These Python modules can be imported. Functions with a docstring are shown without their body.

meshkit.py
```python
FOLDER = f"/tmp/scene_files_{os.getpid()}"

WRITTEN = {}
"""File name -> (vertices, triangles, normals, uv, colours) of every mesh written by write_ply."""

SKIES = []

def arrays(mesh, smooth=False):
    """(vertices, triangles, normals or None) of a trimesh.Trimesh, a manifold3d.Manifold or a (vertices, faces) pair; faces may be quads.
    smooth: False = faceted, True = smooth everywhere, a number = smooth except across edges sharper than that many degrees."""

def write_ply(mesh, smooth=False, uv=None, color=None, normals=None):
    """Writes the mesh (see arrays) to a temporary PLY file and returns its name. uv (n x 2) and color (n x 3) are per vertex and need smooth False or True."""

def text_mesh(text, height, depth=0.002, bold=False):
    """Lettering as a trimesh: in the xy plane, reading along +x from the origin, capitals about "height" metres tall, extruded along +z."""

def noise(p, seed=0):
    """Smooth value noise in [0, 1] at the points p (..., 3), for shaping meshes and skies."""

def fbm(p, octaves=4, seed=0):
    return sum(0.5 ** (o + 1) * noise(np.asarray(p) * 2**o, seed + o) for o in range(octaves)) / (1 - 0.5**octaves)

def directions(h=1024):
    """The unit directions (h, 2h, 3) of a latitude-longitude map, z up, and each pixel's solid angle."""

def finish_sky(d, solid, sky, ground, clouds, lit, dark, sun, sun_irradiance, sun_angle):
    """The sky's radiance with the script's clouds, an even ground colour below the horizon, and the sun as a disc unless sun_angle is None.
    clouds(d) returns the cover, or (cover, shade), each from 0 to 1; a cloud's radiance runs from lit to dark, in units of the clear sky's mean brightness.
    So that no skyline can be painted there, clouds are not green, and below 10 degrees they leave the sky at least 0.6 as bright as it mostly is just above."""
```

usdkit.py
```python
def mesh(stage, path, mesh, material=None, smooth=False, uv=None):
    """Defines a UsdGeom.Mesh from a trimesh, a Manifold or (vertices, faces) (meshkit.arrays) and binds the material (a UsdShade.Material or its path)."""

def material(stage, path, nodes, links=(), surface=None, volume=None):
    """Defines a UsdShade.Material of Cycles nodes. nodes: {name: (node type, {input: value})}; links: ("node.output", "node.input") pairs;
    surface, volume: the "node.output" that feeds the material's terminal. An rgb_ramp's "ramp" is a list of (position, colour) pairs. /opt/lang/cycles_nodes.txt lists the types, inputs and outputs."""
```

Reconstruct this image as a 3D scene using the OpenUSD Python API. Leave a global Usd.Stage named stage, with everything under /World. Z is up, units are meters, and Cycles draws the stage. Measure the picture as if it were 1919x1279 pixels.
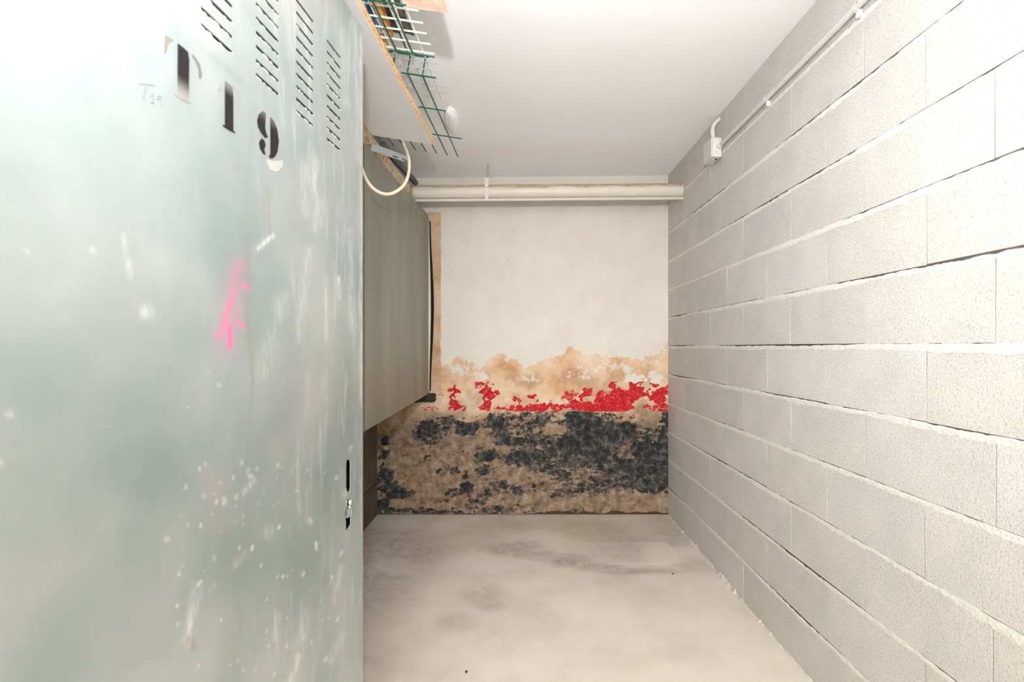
import math, random
import numpy as np, trimesh, shapely
from shapely.geometry import Polygon, LineString
import meshkit, usdkit
from pxr import Usd, UsdGeom, UsdLux, UsdShade, Gf, Sdf, Vt

random.seed(7)
RNG = np.random.default_rng(7)
stage = Usd.Stage.CreateInMemory()
UsdGeom.SetStageUpAxis(stage, UsdGeom.Tokens.z)
UsdGeom.SetStageMetersPerUnit(stage, 1.0)
UsdGeom.Xform.Define(stage, '/World')
UsdGeom.Scope.Define(stage, '/World/Looks')

# ------------------------------------------------------------------ camera, lights, exposure
F, CX, CY, EYE = 907.0, 980.0, 650.0, 1.19           # focal length and principal point in picture pixels, eye height
cam = UsdGeom.Camera.Define(stage, '/World/camera')
cam.AddTranslateOp().Set((0, 0, EYE))
cam.AddRotateXOp().Set(90)
cam.CreateHorizontalApertureAttr(36.0)
cam.CreateVerticalApertureAttr(36.0 * 1279 / 1919)
cam.CreateFocalLengthAttr(36.0 * F / 1919)
cam.CreateHorizontalApertureOffsetAttr(-(CX - 959.5) / 1919 * 36)
cam.CreateVerticalApertureOffsetAttr((CY - 639.5) / 1919 * 36)
cam.CreateClippingRangeAttr((0.02, 100))
cam.CreateFStopAttr(4.5)
cam.CreateFocusDistanceAttr(2.2)
cam.CreateExposureAttr(0.04)

FLASH, FILL, AMBIENT, BOUNCE = 118.0, 26.0, 3.0, 125.0
flash = UsdLux.SphereLight.Define(stage, '/World/camera_flash')
flash.CreateRadiusAttr(0.025)
flash.CreateIntensityAttr(FLASH / (4 * math.pi * 0.025 ** 2) / math.pi)
flash.CreateColorAttr((0.98, 0.99, 1.06))
flash.AddTranslateOp().Set((-0.03, -0.02, 1.58))
flash.AddRotateXOp().Set(90 + 28)                                     # aimed ahead and up
shape = UsdLux.ShapingAPI.Apply(flash.GetPrim())
shape.CreateShapingConeAngleAttr(85.0)
shape.CreateShapingConeSoftnessAttr(0.9)
bounce = UsdLux.SphereLight.Define(stage, '/World/bounced_flash')     # the flash head turned up at the ceiling
bounce.CreateRadiusAttr(0.04)
bounce.CreateIntensityAttr(BOUNCE / (4 * math.pi * 0.04 ** 2) / math.pi)
bounce.CreateColorAttr((0.98, 0.99, 1.06))
bounce.AddTranslateOp().Set((-0.03, -0.06, 1.64))
bounce.AddRotateXOp().Set(180 - 12)
shaping = UsdLux.ShapingAPI.Apply(bounce.GetPrim())
shaping.CreateShapingConeAngleAttr(62.0)
shaping.CreateShapingConeSoftnessAttr(0.6)
fill_light = UsdLux.RectLight.Define(stage, '/World/rear_fill')  # unseen fill light added behind the camera to lift the ambient level
fill_light.CreateWidthAttr(1.4)
fill_light.CreateHeightAttr(0.35)
fill_light.CreateIntensityAttr(FILL)
fill_light.CreateColorAttr((0.94, 1.0, 1.12))
fill_light.AddTranslateOp().Set((0.15, -0.95, 2.33))
dome = UsdLux.DomeLight.Define(stage, '/World/garage_air')
dome.CreateIntensityAttr(AMBIENT)
dome.CreateColorAttr((1.02, 0.97, 0.86))

# ------------------------------------------------------------------ helpers
def lin(r, g, b):
    return tuple((x / 12.92 if x <= 0.04045 else ((x + 0.055) / 1.055) ** 2.4) for x in (r / 255, g / 255, b / 255))

def at(px, py, Y):
    """World point seen at a picture pixel, at depth Y."""
    return np.array([(px - CX) / F * Y, Y, EYE - (py - CY) / F * Y])

_used = {}
def numbered(path):
    n = _used.get(path, -1) + 1
    _used[path] = n
    return path if n == 0 else f'{path}_{n:03d}'

def tag(prim, label=None, category=None, group=None, kind=None):
    for k, v in (('label', label), ('category', category), ('group', group), ('kind', kind)):
        if v:
            prim.SetCustomDataByKey(k, v)
    return prim

def path_of(name, parent=None):
    return numbered((str(parent.GetPath()) if parent else '/World') + '/' + name)

def obj(name, mesh, mat, parent=None, smooth=False, attrs=None, label=None, kind=None):
    m = usdkit.mesh(stage, path_of(name, parent), mesh, M[mat], smooth=smooth)
    for k, v in (attrs or {}).items():
        UsdGeom.PrimvarsAPI(m).CreatePrimvar(k, Sdf.ValueTypeNames.Color3fArray, 'vertex').Set(Vt.Vec3fArray.FromNumpy(np.asarray(v, np.float32)))
    return tag(m.GetPrim(), label, kind=kind)

def thing(name, label=None, category=None, group=None, kind=None):
    return tag(UsdGeom.Xform.Define(stage, path_of(name)).GetPrim(), label, category, group, kind)

def join(ms):
    return trimesh.util.concatenate(ms)

def hexa(c):
    """Solid from eight corners: four of the bottom, then four of the top, both counter-clockwise from above."""
    f = [[0, 2, 1], [0, 3, 2], [4, 5, 6], [4, 6, 7]]
    for i in range(4):
        j = (i + 1) % 4
        f += [[i, j, j + 4], [i, j + 4, i + 4]]
    return trimesh.Trimesh(np.array(c, float), f, process=False)

def box(x0, x1, y0, y1, z0, z1):
    return hexa([(x0, y0, z0), (x1, y0, z0), (x1, y1, z0), (x0, y1, z0), (x0, y0, z1), (x1, y0, z1), (x1, y1, z1), (x0, y1, z1)])

def chamfered(x0, x1, y0, y1, z0, z1, c):
    """Box with all edges chamfered (44 triangles)."""
    pts = []
    for sx in (0, 1):
        for sy in (0, 1):
            for sz in (0, 1):
                X, Y, Z = (x0, x1)[sx], (y0, y1)[sy], (z0, z1)[sz]
                dx, dy, dz = c * (1 - 2 * sx), c * (1 - 2 * sy), c * (1 - 2 * sz)
                pts += [(X, Y + dy, Z + dz), (X + dx, Y, Z + dz), (X + dx, Y + dy, Z)]
    return trimesh.convex.convex_hull(np.array(pts))

def smooth_path(pts, n=60):
    from scipy.interpolate import CubicSpline
    p = np.asarray(pts, float)
    t = np.r_[0, np.cumsum(np.linalg.norm(np.diff(p, axis=0), axis=1))]
    return CubicSpline(t, p)(np.linspace(0, t[-1], n))

def tube(pts, r, sides=10, cap=True):
    p = np.asarray(pts, float)
    t = np.gradient(p, axis=0)
    t /= np.linalg.norm(t, axis=1, keepdims=True)
    ref = np.array([0, 0, 1.0]) if abs(t[0][2]) < 0.8 else np.array([1.0, 0, 0])
    a = np.zeros_like(p)
    for i in range(len(p)):
        v = (ref if i == 0 else a[i - 1])
        v = v - t[i] * (v @ t[i])
        a[i] = v / np.linalg.norm(v)
    b = np.cross(t, a)
    rr = np.broadcast_to(r, (len(p),))
    ang = np.arange(sides) * 2 * np.pi / sides
    v = p[:, None] + rr[:, None, None] * (np.cos(ang)[None, :, None] * a[:, None] + np.sin(ang)[None, :, None] * b[:, None])
    f = []
    for i in range(len(p) - 1):
        for j in range(sides):
            k = (j + 1) % sides
            f += [[i * sides + j, i * sides + k, (i + 1) * sides + k], [i * sides + j, (i + 1) * sides + k, (i + 1) * sides + j]]
    v = v.reshape(-1, 3)
    if cap:
        n = len(v)
        v = np.vstack([v, p[0], p[-1]])
        last = (len(p) - 1) * sides
        for j in range(sides):
            k = (j + 1) % sides
            f += [[n, k, j], [n + 1, last + j, last + k]]
    m = trimesh.Trimesh(v, f, process=False)
    return m

def grid(P, closed=False):
    """Mesh over an (n, m, 3) array of points."""
    n, m = P.shape[:2]
    i, j = np.meshgrid(np.arange(n - 1), np.arange(m - 1), indexing='ij')
    a = i * m + j
    q = np.stack([a, a + m, a + m + 1, a + 1], -1).reshape(-1, 4)
    return trimesh.Trimesh(P.reshape(-1, 3), np.vstack([q[:, [0, 1, 2]], q[:, [0, 2, 3]]]), process=False)

def ext(poly, h):
    return join([trimesh.creation.extrude_polygon(g, h, engine='earcut') for g in getattr(poly, 'geoms', [poly])])

def smoothstep(a, b, x):
    t = np.clip((x - a) / (b - a), 0, 1)
    return t * t * (3 - 2 * t)

def blob(x, y, cx, cy, rx, ry, k=1.0, soft=0.6):
    """Soft ellipse: k inside, falling off to 0."""
    d = np.sqrt(((x - cx) / rx) ** 2 + ((y - cy) / ry) ** 2)
    return k * (1 - smoothstep(1 - soft * 0.5, 1 + soft, d))

def capsule(x, y, x0, y0, x1, y1, r):
    dx, dy = x1 - x0, y1 - y0
    t = np.clip(((x - x0) * dx + (y - y0) * dy) / (dx * dx + dy * dy + 1e-12), 0, 1)
    return np.exp(-((x - x0 - t * dx) ** 2 + (y - y0 - t * dy) ** 2) / r ** 2)

# ------------------------------------------------------------------ materials
M = {}
def mat(name, nodes, links, surface='p.BSDF'):
    M[name] = usdkit.material(stage, '/World/Looks/' + name, nodes, links, surface=surface)

def plain(name, c, rough=0.5, metallic=0.0, spec=0.5, var=0.08, scale=20, bump=0.0, bscale=200):
    d = tuple(x * (1 - var) for x in c)
    e = tuple(min(1, x * (1 + var)) for x in c)
    nodes = {'g': ('geometry', {}), 'n': ('noise_texture', {'scale': scale, 'detail': 5}),
             'r': ('rgb_ramp', {'ramp': [(0.3, d), (0.7, e)]}),
             'p': ('principled_bsdf', {'roughness': rough, 'metallic': metallic, 'specular_ior_level': spec})}
    links = [('g.position', 'n.vector'), ('n.fac', 'r.fac'), ('r.color', 'p.base_color')]
    if bump:
        nodes |= {'bn': ('noise_texture', {'scale': bscale, 'detail': 4}), 'b': ('bump', {'strength': bump, 'distance': 0.002})}
        links += [('g.position', 'bn.vector'), ('bn.fac', 'b.height'), ('b.normal', 'p.normal')]
    mat(name, nodes, links)

# porous concrete block, four tones
for k, (tone, warm) in enumerate([(1.0, 1.0), (0.965, 1.0), (1.03, 1.01), (0.985, 0.985)]):
    c0 = np.array(lin(207, 205, 198)) * tone * np.array([1, 1, warm])
    mat(f'block_{k}', {
        'g': ('geometry', {}),
        'n1': ('noise_texture', {'scale': 190, 'detail': 3, 'roughness': 0.65}),
        'n2': ('noise_texture', {'scale': 7, 'detail': 4}),
        'r1': ('rgb_ramp', {'ramp': [(0.30, tuple(c0 * 0.50)), (0.40, tuple(c0 * 0.88)), (0.6, tuple(c0)), (0.75, tuple(np.minimum(c0 * 1.12, 0.95)))]}),
        'r2': ('rgb_ramp', {'ramp': [(0.3, (0.93, 0.93, 0.92)), (0.7, (1.04, 1.03, 1.0))]}),
        'm': ('mix_color', {'blend_type': 'multiply', 'fac': 1.0}),
        'b': ('bump', {'strength': 0.55, 'distance': 0.003}),
        'p': ('principled_bsdf', {'roughness': 0.92, 'specular_ior_level': 0.2})},
        [('g.position', 'n1.vector'), ('g.position', 'n2.vector'), ('n1.fac', 'r1.fac'), ('n2.fac', 'r2.fac'),
         ('r1.color', 'm.a'), ('r2.color', 'm.b'), ('m.result', 'p.base_color'), ('n1.fac', 'b.height'), ('b.normal', 'p.normal')])
plain('mortar_foot', lin(202, 194, 180), 0.95, spec=0.15, var=0.1, scale=50, bump=1.0, bscale=120)
plain('mortar', lin(221, 217, 208), 0.95, spec=0.15, var=0.07, scale=60, bump=1.0, bscale=120)
plain('added_slab_grey', lin(120, 118, 112), 0.8)
plain('joint', lin(92, 88, 80), 0.95, spec=0.1, var=0.2, scale=30)
plain('ceiling_paint', lin(243, 244, 246), 0.8, spec=0.2, var=0.015, scale=3, bump=0.15, bscale=35)
plain('grey_wall', lin(92, 82, 68), 0.9, spec=0.2, var=0.22, scale=14, bump=0.4, bscale=60)
plain('white_wall', lin(225, 222, 215), 0.85, spec=0.2, var=0.02)
plain('pvc', lin(206, 200, 188), 0.45, var=0.03, scale=8)
plain('pvc_dust', lin(186, 166, 140), 0.8, var=0.2, scale=25)
plain('white_plastic', lin(212, 210, 204), 0.4, var=0.02)
plain('socket_dark', lin(90, 86, 78), 0.6)
plain('steel', lin(188, 194, 196), 0.35, metallic=0.7, var=0.06, scale=30)
plain('strap', lin(214, 206, 194), 0.5, var=0.05)
plain('chrome', lin(220, 216, 210), 0.15, metallic=1.0, var=0.02)
plain('black', lin(14, 13, 12), 0.8, spec=0.2)
plain('dark_pipe', lin(84, 80, 80), 0.5, var=0.1)
plain('cable', lin(232, 218, 192), 0.5, var=0.05, scale=40)
plain('green_wire', lin(30, 84, 64), 0.35, var=0.1)
plain('flash_pale_wire', lin(206, 214, 208), 0.3, var=0.08)
plain('thin_wire', lin(150, 150, 144), 0.4)
plain('melamine', lin(243, 244, 243), 0.45, var=0.015, scale=4)
plain('foam', lin(250, 250, 250), 0.9, var=0.01, bump=0.5, bscale=90)
plain('timber', lin(222, 160, 82), 0.6, var=0.2, scale=40)
plain('dark_plank', lin(96, 86, 76), 0.7, var=0.2, scale=30)
plain('hole_shade', lin(52, 42, 32), 0.9, var=0.3, scale=40)
plain('pale_edge', lin(226, 208, 180), 0.7, var=0.1, scale=60)
plain('tan_bag', lin(206, 160, 110), 0.6, var=0.15)
plain('pebble', lin(30, 27, 24), 0.8)
def chip(name, stops, scale):
    mat(name, {'g': ('geometry', {}), 'v': ('voronoi_texture', {'scale': scale}), 'n': ('noise_texture', {'scale': scale * 0.6, 'detail': 4}),
               's': ('separate_color', {}), 'r': ('rgb_ramp', {'ramp': stops}), 'b': ('bump', {'strength': 0.5, 'distance': 0.002}),
               'a': ('math', {'math_type': 'multiply_add', 'value2': 0.5, 'value3': 0.0}), 'h': ('math', {'math_type': 'multiply', 'value2': 0.5}),
               'p': ('principled_bsdf', {'roughness': 0.85, 'specular_ior_level': 0.2})},
        [('g.position', 'v.vector'), ('g.position', 'n.vector'), ('v.color', 's.color'), ('s.r', 'a.value1'), ('n.fac', 'h.value1'), ('h.value', 'a.value3'),
         ('a.value', 'r.fac'), ('r.color', 'p.base_color'), ('a.value', 'b.height'), ('b.normal', 'p.normal')])
chip('chipboard', [(0.2, lin(216, 158, 98)), (0.5, lin(234, 192, 140)), (0.8, lin(244, 216, 176))], 170)
chip('rough_board', [(0.2, lin(150, 124, 96)), (0.5, lin(190, 168, 140)), (0.8, lin(214, 196, 172))], 60)
plain('pink_board', lin(240, 206, 184), 0.8, var=0.16, scale=40, bump=.3)
mat('blue_sheet', {'g': ('geometry', {}), 'n': ('noise_texture', {'scale': 30, 'detail': 2}), 'r': ('rgb_ramp', {'ramp': [(0.3, lin(0, 62, 118)), (0.7, lin(20, 128, 196))]}),
                   'p': ('principled_bsdf', {'roughness': 0.25})}, [('g.position', 'n.vector'), ('n.fac', 'r.fac'), ('r.color', 'p.base_color')])
mat('duct_metal', {'g': ('geometry', {}), 'mp': ('mapping', {'scale': (6, 6, 0.9)}), 'n': ('noise_texture', {'scale': 1.0, 'detail': 5}), 'n2': ('noise_texture', {'scale': 260, 'detail': 2}),
                   'n3': ('noise_texture', {'scale': 3.2, 'detail': 3}),
                   'r': ('rgb_ramp', {'ramp': [(0.3, lin(137, 138, 126)), (0.5, lin(149, 149, 136)), (0.7, lin(160, 158, 144))]}),
                   'r2': ('rgb_ramp', {'ramp': [(0.35, (0.86, 0.86, 0.86)), (0.65, (1.05, 1.05, 1.05))]}),
                   'r3': ('rgb_ramp', {'ramp': [(0.62, (0, 0, 0)), (0.75, (0.35, 0.35, 0.35))]}), 's3': ('separate_color', {}),
                   'm': ('mix_color', {'blend_type': 'multiply', 'fac': 1.0}), 'm2': ('mix_color', {'b': lin(156, 138, 106)}),
                   'p': ('principled_bsdf', {'metallic': 0.5, 'roughness': 0.5})},
    [('g.position', 'mp.vector'), ('mp.vector', 'n.vector'), ('g.position', 'n2.vector'), ('g.position', 'n3.vector'), ('n.fac', 'r.fac'), ('n2.fac', 'r2.fac'), ('r.color', 'm.a'), ('r2.color', 'm.b'),
     ('n3.fac', 'r3.fac'), ('r3.color', 's3.color'), ('s3.r', 'm2.fac'), ('m.result', 'm2.a'), ('m2.result', 'p.base_color')])

# peeling paint of the back wall: attribute "paint" = how thick the white, red and black paint still lies
def thresh(name, src, noise, amp, lo, hi):
    """Nodes that turn coverage + noise into a mask."""
    return ({f'{name}a': ('math', {'math_type': 'multiply_add', 'value2': amp, 'value3': -amp / 2}), f'{name}b': ('math', {'math_type': 'add'}),
             f'{name}m': ('map_range', {'range_type': 'smoothstep', 'from_min': lo, 'from_max': hi, 'clamp': True})},
            [(noise, f'{name}a.value1'), (f'{name}a.value', f'{name}b.value1'), (src, f'{name}b.value2'), (f'{name}b.value', f'{name}m.value')])
nodes = {'g': ('geometry', {}), 'a': ('attribute', {'attribute': 'paint'}), 's': ('separate_color', {}), 'a2': ('attribute', {'attribute': 'damp'}), 's2': ('separate_color', {}),
         'nf': ('noise_texture', {'scale': 75, 'detail': 6, 'roughness': 0.7}), 'nm': ('noise_texture', {'scale': 16, 'detail': 6, 'roughness': 0.65}), 'nl': ('noise_texture', {'scale': 5.5, 'detail': 5, 'roughness': 0.6}),
         'mx': ('mapping', {'scale': (0.8, 1, 1.25)}), 'nx': ('noise_texture', {'scale': 26, 'detail': 8, 'roughness': 0.8}), 'nw': ('noise_texture', {'scale': 17, 'detail': 8, 'roughness': 0.72}),
         'rp': ('rgb_ramp', {'ramp': [(0.3, lin(184, 142, 104)), (0.44, lin(203, 168, 134)), (0.56, lin(212, 184, 156)), (0.7, lin(216, 200, 182))]}),
         'rd': ('rgb_ramp', {'ramp': [(0.28, lin(70, 58, 48)), (0.40, lin(112, 92, 72)), (0.5, lin(138, 113, 90)), (0.58, lin(150, 130, 110)), (0.7, lin(172, 156, 138))]}),
         'rblk': ('rgb_ramp', {'ramp': [(0.32, lin(20, 21, 22)), (0.46, lin(40, 42, 42)), (0.54, lin(66, 65, 63)), (0.62, lin(104, 98, 92)), (0.7, lin(140, 126, 110))]}),
         'rr': ('rgb_ramp', {'ramp': [(0.3, lin(160, 20, 26)), (0.5, lin(180, 30, 36)), (0.6, lin(196, 66, 66)), (0.75, lin(212, 140, 130))]}),
         'rw': ('rgb_ramp', {'ramp': [(0.3, lin(206, 200, 190)), (0.7, lin(212, 208, 200))]}),
         'md': ('mix_color', {}), 'mg': ('mix_color', {'b': lin(106, 102, 97)}), 'gk': ('map_range', {'range_type': 'smoothstep', 'from_min': 0.47, 'from_max': 0.64, 'to_min': 0.0, 'to_max': 0.75, 'clamp': True}), 'ng': ('noise_texture', {'scale': 21, 'detail': 9, 'roughness': 0.78}), 'gm': ('math', {'math_type': 'multiply'}), 'mb': ('mix_color', {}), 'mr': ('mix_color', {}), 'mw': ('mix_color', {}), 'bp': ('bump', {'strength': 0.35, 'distance': 0.003}),
         'p': ('principled_bsdf', {'roughness': 0.85, 'specular_ior_level': 0.2})}
links = [('a.color', 's.color'), ('a2.color', 's2.color')] + [('g.position', f'{n}.vector') for n in ('nf', 'nm', 'nl', 'nw', 'mx')] + [('mx.vector', 'nx.vector')]
for args in (('w', 's.r', 'nw.fac', 1.5, 0.36, 0.64), ('r', 's.g', 'nx.fac', 2.0, 0.44, 0.56), ('k', 's.b', 'nx.fac', 2.9, 0.36, 0.64)):
    n, l = thresh(*args)
    nodes |= n
    links += l
links += [('nl.fac', 'rp.fac'), ('nw.fac', 'rd.fac'), ('g.position', 'ng.vector'), ('ng.fac', 'gk.value'), ('gk.result', 'gm.value1'), ('s2.g', 'gm.value2'), ('gm.value', 'mg.fac'), ('rd.color', 'mg.a'), ('ng.fac', 'rblk.fac'), ('nf.fac', 'rr.fac'), ('nl.fac', 'rw.fac'),
          ('rp.color', 'md.a'), ('mg.result', 'md.b'), ('s2.r', 'md.fac'), ('md.result', 'mb.a'), ('rblk.color', 'mb.b'), ('km.result', 'mb.fac'),
          ('mb.result', 'mr.a'), ('rr.color', 'mr.b'), ('rm.result', 'mr.fac'), ('mr.result', 'mw.a'), ('rw.color', 'mw.b'), ('wm.result', 'mw.fac'),
          ('mw.result', 'p.base_color'), ('nf.fac', 'bp.height'), ('bp.normal', 'p.normal')]
mat('peeling_plaster', nodes, links)

# concrete floor: attribute "stain" = grey stain, brown stain, pale screed
mat('floor_concrete', {
    'g': ('geometry', {}), 'a': ('attribute', {'attribute': 'stain'}), 's': ('separate_color', {}),
    'n1': ('noise_texture', {'scale': 2.6, 'detail': 6, 'roughness': 0.6}), 'n2': ('noise_texture', {'scale': 130, 'detail': 3}), 'n3': ('noise_texture', {'scale': 17, 'detail': 7, 'roughness': 0.72}),
    'r1': ('rgb_ramp', {'ramp': [(0.32, lin(196, 186, 170)), (0.5, lin(209, 199, 183)), (0.68, lin(216, 208, 194))]}),
    'r2': ('rgb_ramp', {'ramp': [(0.3, (0.95, 0.95, 0.95)), (0.7, (1.03, 1.03, 1.03))]}),
    'k': ('math', {'math_type': 'multiply_add', 'value2': 3.2, 'value3': -0.75}), 'f1': ('math', {'math_type': 'multiply', 'use_clamp': True}),
    'm': ('mix_color', {'blend_type': 'multiply', 'fac': 1.0}), 'm1': ('mix_color', {'b': lin(132, 128, 122)}), 'm2': ('mix_color', {'b': lin(176, 148, 112)}), 'm3': ('mix_color', {'b': lin(220, 212, 198)}),
    'b': ('bump', {'strength': 0.12, 'distance': 0.002}), 'p': ('principled_bsdf', {'roughness': 0.7, 'specular_ior_level': 0.3})},
    [('a.color', 's.color')] + [('g.position', f'{n}.vector') for n in ('n1', 'n2', 'n3')] +
    [('n1.fac', 'r1.fac'), ('n2.fac', 'r2.fac'), ('r1.color', 'm.a'), ('r2.color', 'm.b'), ('n3.fac', 'k.value1'), ('k.value', 'f1.value1'), ('s.r', 'f1.value2'), ('f1.value', 'm1.fac'), ('m.result', 'm1.a'),
     ('m1.result', 'm2.a'), ('s.g', 'm2.fac'), ('m2.result', 'm3.a'), ('s.b', 'm3.fac'), ('m3.result', 'p.base_color'), ('n2.fac', 'b.height'), ('b.normal', 'p.normal')])

# galvanised door sheet: attribute "marks" = pink spray, white scuff, brown-grey drip; "haze" = grey overspray
mat('door_sheet', {
    'g': ('geometry', {}), 'a': ('attribute', {'attribute': 'marks'}), 's': ('separate_color', {}), 'h': ('attribute', {'attribute': 'haze'}), 'hs': ('separate_color', {}),
    'mp': ('mapping', {'scale': (22, 22, 3.4)}), 'n1': ('noise_texture', {'scale': 1.3, 'detail': 9, 'roughness': 0.72, 'distortion': 0.4}), 'n2': ('noise_texture', {'scale': 4.5, 'detail': 4}), 'n3': ('noise_texture', {'scale': 90, 'detail': 4, 'roughness': 0.7}),
    'mp3': ('mapping', {'scale': (1, 1, 0.3)}), 'v': ('voronoi_texture', {'scale': 42}), 'vs': ('separate_color', {}),
    'vd': ('map_range', {'range_type': 'smoothstep', 'from_min': 0.045, 'from_max': 0.075, 'to_min': 1, 'to_max': 0, 'clamp': True}), 'vp': ('math', {'math_type': 'greater_than', 'value2': 0.86}), 'vm': ('math', {'math_type': 'multiply'}), 'vq': ('math', {'math_type': 'multiply'}),
    'r2': ('rgb_ramp', {'ramp': [(0.32, lin(156, 170, 166)), (0.46, lin(169, 179, 176)), (0.56, lin(178, 185, 182)), (0.68, lin(188, 193, 190))]}),
    'sk': ('map_range', {'range_type': 'smoothstep', 'from_min': 0.5, 'from_max': 0.74, 'to_min': 0, 'to_max': 0.62, 'clamp': True}), 'sf': ('math', {'math_type': 'multiply'}),
    'wk': ('map_range', {'range_type': 'smoothstep', 'from_min': 0.36, 'from_max': 0.62, 'to_min': 0.25, 'to_max': 1.15, 'clamp': True}), 'wf': ('math', {'math_type': 'multiply', 'use_clamp': True}),
    'm1': ('mix_color', {'b': lin(226, 229, 226)}), 'm2': ('mix_color', {'b': lin(236, 235, 230)}), 'm3': ('mix_color', {'b': lin(255, 130, 180)}), 'm4': ('mix_color', {'b': lin(168, 160, 142)}), 'm5': ('mix_color', {'b': lin(120, 118, 114)}), 'm6': ('mix_color', {'b': lin(246, 246, 242)}),
    'bn': ('noise_texture', {'scale': 3.5, 'detail': 2}), 'b': ('bump', {'strength': 0.25, 'distance': 0.02}),
    'p': ('principled_bsdf', {'metallic': 0.7, 'roughness': 0.4})},
    [('a.color', 's.color'), ('h.color', 'hs.color'), ('g.position', 'mp.vector'), ('mp.vector', 'n1.vector'), ('g.position', 'n2.vector'), ('g.position', 'mp3.vector'), ('mp3.vector', 'n3.vector'), ('g.position', 'v.vector'),
     ('v.distance', 'vd.value'), ('v.color', 'vs.color'), ('vs.r', 'vp.value1'), ('vd.result', 'vm.value1'), ('vp.value', 'vm.value2'), ('vm.value', 'vq.value1'), ('hs.b', 'vq.value2'),
     ('n2.fac', 'r2.fac'), ('r2.color', 'm1.a'), ('n1.fac', 'sk.value'), ('sk.result', 'sf.value1'), ('hs.g', 'sf.value2'), ('sf.value', 'm1.fac'),
     ('n3.fac', 'wk.value'), ('wk.result', 'wf.value1'), ('s.g', 'wf.value2'), ('m1.result', 'm2.a'), ('wf.value', 'm2.fac'),
     ('m2.result', 'm4.a'), ('s.b', 'm4.fac'), ('m4.result', 'm5.a'), ('hs.r', 'm5.fac'), ('m5.result', 'm3.a'), ('s.r', 'm3.fac'), ('m3.result', 'm6.a'), ('vq.value', 'm6.fac'), ('m6.result', 'p.base_color'),
     ('g.position', 'bn.vector'), ('bn.fac', 'b.height'), ('b.normal', 'p.normal')])
mat('stencil_paint', {'a': ('attribute', {'attribute': 'spray'}), 's': ('separate_color', {}), 'm': ('mix_color', {'a': lin(126, 122, 112), 'b': lin(24, 22, 21)}), 'p': ('principled_bsdf', {'roughness': 0.85, 'specular_ior_level': 0.2})},
    [('a.color', 's.color'), ('s.r', 'm.fac'), ('m.result', 'p.base_color')])
plain('pen_ink', lin(110, 112, 112), 0.6)
plain('cream_daub', lin(146, 143, 135), 0.7, var=0.03)
plain('vent_dust', lin(236, 214, 186), 0.8, var=0.25, scale=160)

# ------------------------------------------------------------------ room: floor, ceiling, walls
XR, XL, YB, YF, H = 1.026, -1.03, 3.42, -2.2, 2.40

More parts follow.
